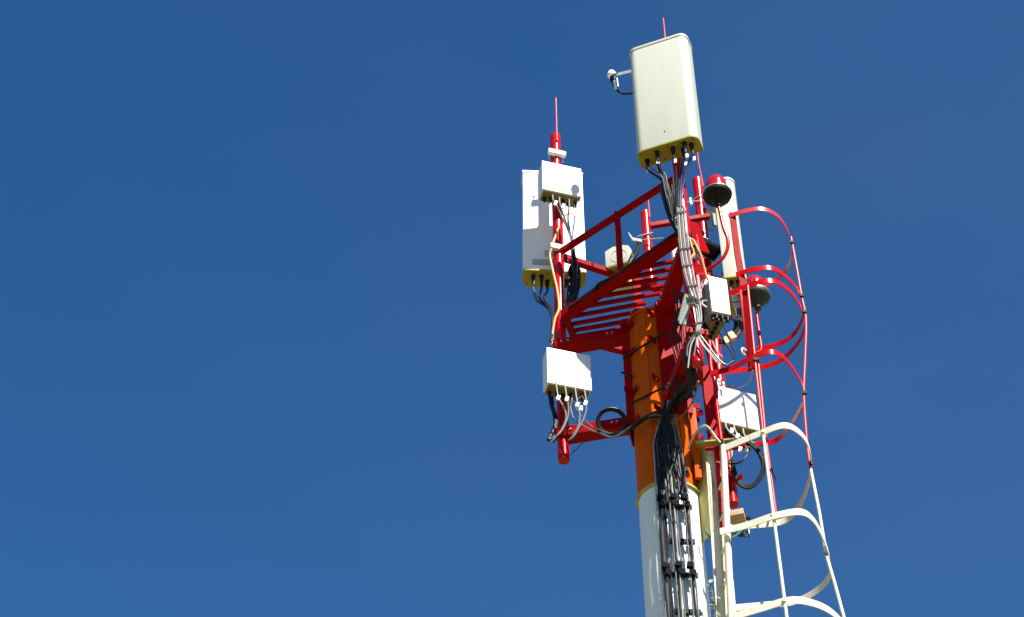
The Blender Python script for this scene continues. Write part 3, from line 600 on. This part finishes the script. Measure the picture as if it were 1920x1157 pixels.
# whips of the upper left cabinet
paths = [(A_([(1036, 366, 10.72), (1037, 376, 10.72), (1045, 388, 10.74), (1056, 412, 10.76), (1066, 434, 10.8), (1072, 455, 10.82), (1074, 480, 10.83)]), 0.0085, GCB),
         (A_([(1049, 370, 10.72), (1049, 380, 10.72), (1055, 398, 10.74), (1064, 424, 10.78), (1071, 446, 10.82), (1074, 478, 10.83)]), 0.0085, GCB),
         (A_([(1067, 374, 10.72), (1067, 390, 10.72), (1065, 410, 10.75), (1068, 430, 10.8), (1073, 460, 10.83)]), 0.0085, GCB),
         (A_([(1084, 378, 10.74), (1081, 392, 10.72), (1077, 415, 10.75), (1074, 440, 10.8), (1075, 475, 10.83)]), 0.0085, WCB),
         (A_([(1080, 376, 10.78), (1072, 398, 10.76), (1060, 404, 10.78), (1054, 420, 10.85)]), 0.005, BLK),
         (A_([(1058, 405, 10.8), (1064, 430, 10.8), (1070, 446, 10.82)]), 0.006, BLK)]
tg = bundle('cable_bundle', 'grey whips crossing below the upper left cabinet', paths, GCB)
for p in ((1042, 381, 10.72), (1056, 387, 10.74), (1077, 401, 10.72)): part('cable_tag', MB().box(at(*p), V(0.012, 0.0, -0.006), V(0, 0.008, 0), V(0.008, 0, 0.028)), TAG, tg)
# black bundle behind the left mast
paths = []
for i in range(7):
    paths.append((A_([(1073 + i % 3, 462 + 2 * i, 10.84), (1074 + i * 0.8, 492, 10.86), (1068 + i * 3, 508, 10.86 + 0.01 * (i % 3)), (1067 + i * 3, 535, 10.86), (1065 + i * 2.5, 558, 10.84), (1062 + i * 2.5, 576, 10.8), (1075 + i * 3, 580 - i * 2, 10.72)]), 0.015))
rnd = random.Random(21)
for i in range(8):
    o = rnd.uniform(-7, 7); q = rnd.uniform(-7, 7)
    paths.append((A_([(1075, 470, 10.82), (1078 + o * 0.6, 500 + q, 10.80), (1077 + q, 520, 10.79), (1074 + o, 545 + q, 10.79), (1070 + q * 0.8, 568, 10.77), (1072 + o, 582, 10.74)]), rnd.choice((0.008, 0.011, 0.013))))
bt = bundle('cable_bundle', 'fat black cable bundle drooping beside the left mast onto the platform beam', paths, BLK)
part('sleeve', MB().tube(A_([(1079, 497, 10.85), (1080, 508, 10.85), (1078, 535, 10.84), (1072, 560, 10.82), (1066, 578, 10.80)]), [0.02, 0.034, 0.040, 0.038, 0.03], 12), BLM, bt)
tk = MB()
for p in ((1062, 490), (1063, 500), (1064, 522), (1065, 534), (1064, 552)): tk.lathe(at(p[0] + 3, p[1], 10.8), [(0.005, 0), (0.005, 0.02)], 6)
part('cable_tie', tk, TAG, bt)
# cables lying along the platform beam
paths = []
for i in range(4):
    o = 8 + i * 1.8
    paths.append(([lv(1066, 590 - o, ZP - 0.01), lv(1110, 559 - o, ZP - 0.01), lv(1122 , 549 - o * 1.3, ZP), lv(1150, 531 - o, ZP), lv(1200, 497 - o, ZP), lv(1240, 470 - o, ZP), lv(1262, 453 - o, ZP), lv(1279, 436, ZP)], 0.008))
bundle('cable_bundle', 'black cables strapped along the near edge of the platform', paths, BLK)
# jumpers of the left antenna
ca = [conn_pt(cA, nA, uA, 11.62, q) for q in CONA[:3]]
paths = [([p, p - V(0, 0, 0.06), at(1006 + 7 * i, 562 - 2 * i, 11.05), at(1024 + 3 * i, 575, 11.0), at(1034 + i, 592, 10.9), at(1035 + i, 620, 10.87), at(1032, 640, 10.85)], 0.010) for i, p in enumerate(ca)]
paths.append(([ca[0] + V(0.01, 0, 0), at(1000, 540, 11.15), at(1012, 566, 11.05), at(1030, 578, 10.98), at(1036, 600, 10.9), at(1034, 640, 10.85)], 0.007, GCB))
bundle('cable_bundle', 'dark jumper cables looping from the underside of the leftmost antenna to its mast', paths, BLK)
# whips of the lower left cabinet
paths = []
for i, (x, y) in enumerate(((1042, 716), (1059, 721), (1078, 726), (1096, 731))):
    end = [[(1047, 745), (1058, 765), (1061, 785), (1052, 808), (1035, 828)], [(1063, 748), (1066, 768), (1062, 790), (1050, 812), (1032, 824)], [(1083, 760), (1087, 780), (1084, 800), (1075, 815), (1070, 822)], [(1099, 755), (1098, 775), (1088, 798), (1076, 818), (1066, 826)]][i]
    paths.append((A_([(x, y, 10.62)] + [(a, b, 10.64 + 0.03 * j) for j, (a, b) in enumerate(end)]), 0.0066, WCB))
    paths.append((A_([(a + 1, b + 1, 10.72 + 0.02 * j) for j, (a, b) in enumerate(end[2:])]), 0.009, BLK))
paths.append((A_([(1075, 735, 10.74), (1070, 765, 10.73), (1078, 788, 10.72), (1100, 802, 10.68), (1118, 810, 10.66), (1138, 811, 10.64)]), 0.007, GCB))
paths.append((A_([(1092, 740, 10.74), (1078, 760, 10.73), (1094, 785, 10.72), (1112, 802, 10.68)]), 0.006, GCB))
paths.append((A_([(1031, 725, 10.8), (1033, 755, 10.82), (1040, 780, 10.84), (1040, 800, 10.82), (1028, 825, 10.8)]), 0.016))
paths.append((A_([(1035, 728, 10.8), (1036, 760, 10.82), (1044, 785, 10.84), (1042, 805, 10.82)]), 0.012))
paths.append((A_([(1094, 829, 10.66), (1082, 841, 10.78), (1069, 853, 10.86)]), 0.004))
tg = bundle('cable_bundle', 'pale whips with white tags hanging below the lower left cabinet', paths, BLK)
for p in ((1047, 746, 10.63), (1063, 748, 10.63), (1083, 759, 10.64), (1098, 756, 10.64), (1090, 766, 10.66)): part('cable_tag', MB().box(at(*p), V(0.013, 0.0, -0.005), V(0, 0.008, 0), V(0.006, 0, 0.022)), TAG, tg)
bundle('cable_bundle', 'dark cable stubs behind the lower left cabinet beside its mast', [(A_([(1070, 730, 10.76), (1072, 755, 10.74), (1068, 768, 10.74)]), 0.014), (A_([(1092, 732, 10.76), (1091, 745, 10.74), (1095, 752, 10.74)]), 0.014), (A_([(1034, 722, 10.8), (1032, 738, 10.8), (1035, 758, 10.82)]), 0.02)], BLK)
# coil on the lower left arm
def coil(px, py, Y, R_, axis, n, r, off=0.5):
    c = at(px, py, Y); ax = Vector(axis).normalized(); x = ax.cross(V(0, 0, 1)).normalized(); y = ax.cross(x); P = []
    ps = []
    for k in range(n):
        rr = R_ + random.uniform(-0.016, 0.012); oo = ax * random.uniform(-0.012, 0.012)
        ps.append(MB().tube([c + oo + (x * math.cos(a) + y * math.sin(a) * 0.95) * rr for a in [j * 2 * math.pi / 36 for j in range(36)]], r, 8, closed=True))
    return ps
ct = thing('cable_coil', 'round coil of black cable resting on the lower left arm beside the orange column', 'cable coil', at(1148, 812, 10.65))
for k, m_ in enumerate(coil(1147, 791, 10.66, 0.116, (0.1, -0.85, -0.35), 10, 0.0075)): part('loop', m_, BLK if k else GCB, ct)
bundle('cable_bundle', 'black cables running from the coil along the lower arm into the column', [(A_([(1120, 806, 10.64), (1145, 816, 10.62), (1175, 806, 10.55), (1200, 789, 10.47), (1228, 774, 10.45), (1243, 775, 10.45)]), 0.013), (A_([(1125, 812, 10.64), (1150, 820, 10.6), (1182, 801, 10.52), (1207, 784, 10.46), (1232, 776, 10.45)]), 0.009, GCB), (A_([(1150, 812, 10.63), (1180, 808, 10.54), (1212, 785, 10.46), (1240, 782, 10.45)]), 0.009)], BLK)
# tangle in front of the column
paths = []
rnd = random.Random(3)
for i in range(17):
    o = rnd.uniform(-1, 1); q = rnd.uniform(-1, 1); h = rnd.uniform(-1, 1)
    paths.append((A_([(1301 + 7 * o, 690 + 8 * q, 9.95 + 0.03 * h), (1296 + 9 * q, 716, 10.05), (1280 + 14 * o, 738 + 10 * q, 10.2), (1260 + 13 * q, 760 + 9 * h, 10.36), (1249 + 11 * h, 785 + 7 * o, 10.41), (1252 + 17 * o, 812 + 6 * q, 10.41), (1254 + 19 * h, 845, 10.41), (1258 + 24 * o, 884 + 10 * q, 10.42), (1264 + 26 * o, 925 + 18 * h, 10.42)]), rnd.choice((0.006, 0.008, 0.010))))
paths.append((A_([(1310, 715, 9.95), (1304, 740, 10.1), (1288, 770, 10.25), (1262, 796, 10.4)]), 0.006, mat('olive cable', (0.14, 0.13, 0.05), 0.5)))
bundle('cable_bundle', 'black tangle of cables gathered in front of the orange column', paths, BLK)
rnd = random.Random(17)
paths = []
for i in range(9):
    o = rnd.uniform(-1, 1); q = rnd.uniform(-1, 1)
    paths.append((A_([(1303 + 5 * o, 626, 9.74), (1292 + 5 * q, 645, 9.76), (1287 + 4 * o, 668 + 4 * q, 9.80), (1288 + 5 * q, 695, 9.88), (1296 + 5 * o, 720, 9.98), (1291 + 8 * q, 745, 10.12)]), rnd.choice((0.007, 0.010, 0.012))))
bundle('cable_bundle', 'black cables dropping beside the capped foot of the nearest mast', paths, BLK)
paths = []
for i in range(10):
    o = rnd.uniform(-1, 1); q = rnd.uniform(-1, 1); h = rnd.uniform(-1, 1)
    paths.append((A_([(1292 + 6 * o, 440 + 12 * q, 9.76), (1302 + 8 * q, 470 + 10 * h, 9.80), (1296 + 9 * h, 500 + 8 * o, 9.82), (1310 + 10 * o, 528 + 8 * q, 9.90), (1300 + 9 * q, 556, 9.84), (1316 + 10 * h, 590 + 10 * o, 9.92), (1322 + 10 * o, 622 + 8 * q, 9.94)]), rnd.choice((0.004, 0.006, 0.009)), GCB if i % 4 == 0 else BLK))
bundle('cable_bundle', 'thin dark wires straggling down behind the pale grey cable run', paths, BLK)
paths = []
for i in range(7):
    o = rnd.uniform(-1, 1); q = rnd.uniform(-1, 1)
    paths.append((A_([(1262 + 4 * i, 548 + 10 * q, 9.95), (1268 + 3 * i + 4 * o, 590, 10.0), (1258 + 5 * i, 640 + 8 * q, 10.1), (1270 + 4 * i, 690 + 8 * o, 10.15), (1252 + 4 * i, 740 + 6 * q, 10.25)]), rnd.choice((0.003, 0.005))))
bundle('cable_bundle', 'hair thin black wires crossing the red bracket plate beside the orange column', paths, BLK)
solo('terminal_box', MB().box(at(1311, 630, 9.90), V(0.03, 0, 0), V(0, 0.025, 0), V(0.004, 0, 0.055)), GRY, 'small grey terminal box among the cables above the foot of the nearest mast', 'junction box', bevel=0.005)
# loops beside the finned unit
paths = []
for i in range(9):
    o = i - 4
    paths.append((A_([(1374 + o, 540 + i, 10.9), (1381 + o * 1.2, 570, 10.7), (1387 + o * 1.3, 595, 10.5), (1384 + o * 1.5, 618 + abs(o), 10.3), (1372 + o, 634 + o, 10.1), (1360, 640 + o, 10.0), (1350, 640 + o, 9.9)]), 0.009 if i % 3 else 0.008, BLK if i % 3 else GCB))
for i in range(3):
    paths.append((A_([(1352 + 3 * i, 595, 9.85), (1366 + 2 * i, 592 + 3 * i, 9.9), (1377 + 2 * i, 602, 10.1), (1376 + 3 * i, 618, 10.15), (1362 + i, 630, 10.05)]), 0.009))
tg = bundle('cable_bundle', 'black cable loop sagging between the deep radio unit and the ladder cage', paths, BLK)
part('cable_tag', MB().box(at(1372, 631, 9.98), V(0.022, 0, 0.012), V(0, 0.02, 0), V(-0.016, 0, 0.032)), TAN, tg)
part('cable_tag', MB().box(at(1361, 640, 9.95), V(0.016, 0, 0.012), V(0, 0.02, 0), V(-0.012, 0, 0.03)), TAN, tg)
bundle('cable_bundle', 'two thin black wires dropping in a loop below the deep radio unit', [(A_([(1354, 596, 9.8), (1362, 622, 9.8), (1374, 650, 9.8), (1379, 668, 9.8), (1372, 681, 9.8), (1358, 684, 9.8), (1342, 672, 9.8), (1328, 655, 9.8)]), 0.006), (A_([(1348, 618, 9.8), (1358, 640, 9.8), (1372, 662, 9.8), (1375, 674, 9.8)]), 0.006), (A_([(1335, 640, 9.85), (1345, 660, 9.85), (1355, 670, 9.85)]), 0.006, WCB)], BLK)
# whips and coil of the striped cabinet
paths = []
for i, (x, y) in enumerate(((1360, 792), (1376, 797), (1393, 804))):
    paths.append((A_([(x, y, 11.25), (x + 2, y + 10, 11.24), (x + 10, y + 20, 11.22), (x + 22, y + 28, 11.2)]), 0.008, WCB))
    paths.append((A_([(x + 22, y + 28, 11.2), (1412 + 3 * i, 838, 11.2), (1428 + 2 * i, 862, 11.2), (1426 + 2 * i, 890 + i, 11.2), (1408, 911 + 2 * i, 11.2), (1388 - i, 905 + 2 * i, 11.2), (1378 - 2 * i, 880, 11.2), (1372, 850, 11.2)]), 0.010))
for i in range(3):
    paths.append((A_([(1408 + 3 * i, 833, 11.22), (1424 + 3 * i, 855, 11.22), (1429 + i, 880, 11.22), (1416 + i, 904 + i, 11.22), (1396, 913 - 2 * i, 11.22), (1380, 898 + 2 * i, 11.22), (1373 - i, 870, 11.22)]), 0.010))
paths.append((A_([(1345, 862, 11.2), (1365, 869, 11.15), (1385, 868, 11.1), (1400, 855, 11.1), (1407, 838, 11.15)]), 0.008))
paths.append((A_([(1343, 868, 11.2), (1360, 873, 11.15), (1371, 858, 11.1), (1372, 845, 11.1)]), 0.008, WCB))
tg = bundle('cable_bundle', 'large open loop of black cable below the striped cabinet', paths, BLK)
for p in ((1372, 808, 11.2), (1383, 818, 11.2), (1388, 843, 11.1), (1400, 842, 11.1)): part('cable_tag', MB().box(at(*p), V(0.013, 0.0, -0.005), V(0, 0.008, 0), V(0.006, 0, 0.026)), TAG, tg)
bundle('cable_bundle', 'thin grey wire arcing above the striped cabinet to the ladder cage', [(A_([(1342, 712, 11.2), (1352, 718, 11.1), (1364, 724, 11.0), (1382, 727, 10.8), (1398, 722, 10.6), (1408, 708, 10.4), (1411, 694, 10.2)]), 0.006, WCB)], GCB)
for i in range(2): pass
for x, y in ((1345, 716), (1349, 714), (1357, 720)): part('top_plug', MB().lathe(at(x, y + 8, 11.25), [(0.012, 0), (0.012, 0.06), (0.008, 0.07)], 10), TAG, cab3)
# pale wires tied at the ladder head
bundle('cable_bundle', 'pale wire pair knotted to the red ladder just above the white run', [(A_([(1290, 842, 10.4), (1300, 818, 10.3), (1315, 800, 10.1), (1325, 799, 10.05), (1334, 808, 10.02), (1342, 820, 10.0), (1351, 830, 10.0)]), 0.008, mat('straw cable', (0.5, 0.42, 0.2), 0.5)), (A_([(1313, 802, 10.08), (1326, 802, 10.05), (1337, 816, 10.02), (1348, 828, 10.0)]), 0.007, WCB)], WCB)

# ------------------------------------------------------------------ cable tray and feeders on the column
def onpole(x, z, lift=0.0):            # x offset from axis, height, clearance off the surface
    r_ = 0.236 + lift; y = math.sqrt(max(0.0, r_ * r_ - x * x)); return V(PX + x, PY - y, z + Z0)
tray = thing('cable_tray', 'dark cable tray of short cross bars up the front of the white column', 'cable tray', onpole(0.06, -1.5))
for z in (8.78, 8.42, 8.10, 7.80, 7.48, 7.16):
    part('cross_bar', MB().bar(onpole(-0.06, z, 0.035), onpole(0.135, z, 0.05), 0.03, 0.035), DRK, tray)
for x in (-0.05, 0.055): part('tray_rail', MB().bar(onpole(x, -1.5, 0.02), onpole(x, 8.85, 0.02), 0.02, 0.02, (0, 1, 0)), GAL, tray)
FEED = [(-0.122, WCB, 0.006), (-0.108, BLK, 0.008), (-0.094, GCB, 0.0065), (-0.080, BLK, 0.006), (-0.066, BLK, 0.009), (-0.030, GCB, 0.006), (-0.016, BLK, 0.009), (-0.002, WCB, 0.0055), (0.014, GCB, 0.006), (0.074, GCB, 0.0065), (0.092, BLK, 0.009), (0.108, GCB, 0.007)]
fd = thing('feeder_cables', 'row of long feeder cables running up the front of the white column', 'cables', onpole(0.06, -1.5, 0.07))
rnd = random.Random(11)
for i, (x, m_, r_) in enumerate(FEED):
    pts = []
    for z in (-1.5, 2, 5, 6.6, 7.0, 7.16, 7.32, 7.48, 7.64, 7.80, 7.95, 8.10, 8.26, 8.42, 8.58, 8.72, 8.86, 9.0, 9.12, 9.28, 9.42):
        w_ = rnd.uniform(-0.003, 0.003) if abs((z - 7.48) % 0.62) > 0.1 else 0
        top = max(0, z - 8.5)
        up_ = max(0, z - 9.0)
        pts.append(onpole(x * max(0.15, 1 - 0.25 * top - 1.5 * up_) + w_ - 0.02 * top + 0.08 * up_, z, 0.075 + 0.012 * (i % 2) + abs(w_)))
    part('cable', MB().tube(pts, r_, 8, 3), m_, fd)
for z in (8.42, 7.80, 7.16):
    for j, x in enumerate((-0.098, -0.005, 0.078)):
        t_ = thing('cable_clamp', f'black cable clamp block, {["left", "middle", "right"][j]} of the three in the {"upper" if z > 8.2 else ("lower" if z > 7.5 else "hidden")} row on the column', 'clamp', onpole(x, z, 0.075), 'cable clamps on the column') if z > 7.5 else None
        if not t_: continue
        cm = MB().box(onpole(x, z + 0.035, 0.10), V(0.025, 0, -0.004), V(0, 0.02, 0), V(0.004, 0, 0.022)).box(onpole(x + 0.018, z - 0.025, 0.095), V(0.019, 0, -0.010), V(0, 0.018, 0), V(0.005, 0, 0.026))
        part('block', cm, BLM, t_, 0.006)
        part('bolt', MB().tube([onpole(x + 0.015, z + 0.03, 0.10), onpole(x + 0.03, z + 0.085, 0.115)], 0.009, 8), GAL, t_)
ob = MB().bar(onpole(0.215, 8.75, 0.05), onpole(0.215, 9.45, 0.05), 0.05, 0.03, (0, 1, 0))
solo('orange_bracket', ob, ORG, 'sunlit orange bracket on the right side of the column under the platform', 'bracket', bevel=0.003)

# ------------------------------------------------------------------ tan junction block, green cable, vine
jb = thing('junction_block', 'weathered tan block with dark plugs beside the second white hoop', 'junction box', at(1384, 985, 10.9))
jc = at(1384, 972, 10.9)
part('block', MB().box(jc, V(0.052, -0.012, 0.004), V(0.02, 0.08, 0), V(0, 0, 0.026)), TAN, jb, 0.004)
part('plug', MB().bar(jc + V(0.055, -0.02, -0.01), jc + V(0.09, -0.025, -0.012), 0.03, 0.016), DRK, jb)
part('plug', MB().box(at(1391, 1000, 10.9), V(0.018, 0, 0), V(0, 0.02, 0), V(0, 0, 0.02)), DRK, jb)
part('strap', MB().tube(A_([(1366, 952, 10.9), (1369, 958, 10.9), (1373, 966, 10.9)]), 0.006, 6).tube(A_([(1400, 978, 10.88), (1401, 990, 10.88), (1404, 997, 10.88), (1402, 1003, 10.88)]), 0.008, 6, 4), TAG, jb)
bundle('cable_bundle', 'dark green cable looping below the tan junction block', [(A_([(1321, 988, 10.5), (1326, 1002, 10.5), (1340, 1010, 10.55), (1356, 1013, 10.6), (1374, 1008, 10.7), (1388, 998, 10.8), (1395, 990, 10.88)]), 0.008, GRC), (A_([(1371, 998, 10.8), (1384, 1004, 10.85), (1398, 1006, 10.88), (1401, 1000, 10.88), (1397, 994, 10.88)]), 0.005, BLK), (A_([(1402, 992, 10.87), (1403, 1000, 10.87), (1404, 1008, 10.87)]), 0.005, BLK)], GRC)
sw = thing('loose_wire', 'short black wire end sticking out beside the thin cage bars', 'wire', at(1455, 900, 10.6))
part('wire', MB().tube(A_([(1446, 876, 10.6), (1450, 888, 10.6), (1455, 900, 10.6)]), 0.006, 6), BLK, sw)
solo('wire_clip', MB().tube(A_([(1399, 657, 10.15), (1392, 653, 10.12), (1391, 660, 10.12), (1397, 666, 10.15)]), 0.008, 8, 4), TAG, 'small white wire clip curled beside the red handrail', 'clip')

vine = thing('climbing_vine', 'small green vine with a few leaves between the column and the white ladder', 'plant', (1.48, 10.55, 0))
sp_ = A_([(1343, 1190, 10.45), (1341, 1157, 10.45), (1343, 1140, 10.45), (1338, 1125, 10.45), (1335, 1110, 10.45), (1333, 1095, 10.45)])
part('stem', MB().tube([V(1.48, 10.55, 0), V(1.47, 10.56, 4)] + sp_, 0.005, 6, 4), STEM, vine)
def leaf(mb, p, L, d, n):
    d = d.normalized(); s = d.cross(n).normalized(); k = n.normalized() * L * 0.12
    mb.add([p, p + d * L * 0.35 + s * L * 0.33 + k, p + d * L * 0.7 + s * L * 0.22 + k * 0.7, p + d * L, p + d * L * 0.7 - s * L * 0.22 + k * 0.7, p + d * L * 0.35 - s * L * 0.33 + k, p + d * L * 0.45], [(0, 1, 6), (1, 2, 6), (2, 3, 6), (3, 4, 6), (4, 5, 6), (5, 0, 6)])
rnd = random.Random(5)
for (x, y) in ((1331, 1093), (1333, 1099), (1337, 1105), (1339, 1109), (1334, 1120), (1343, 1119), (1345, 1124), (1345, 1132), (1341, 1133), (1338, 1142), (1346, 1148), (1378, 1146), (1393, 1142), (1394, 1154), (1400, 1157), (1380, 1153)):
    lm = MB(); d = V(rnd.uniform(-1, 1), rnd.uniform(-0.6, 0.3), rnd.uniform(-0.7, 0.5)); n = V(rnd.uniform(-0.4, 0.4), -0.8, rnd.uniform(0.1, 0.7))
    p = at(x - 2, y, 10.42); leaf(lm, p, rnd.uniform(0.030, 0.050), d, n)
    part('leaf', lm, LEAF, vine)
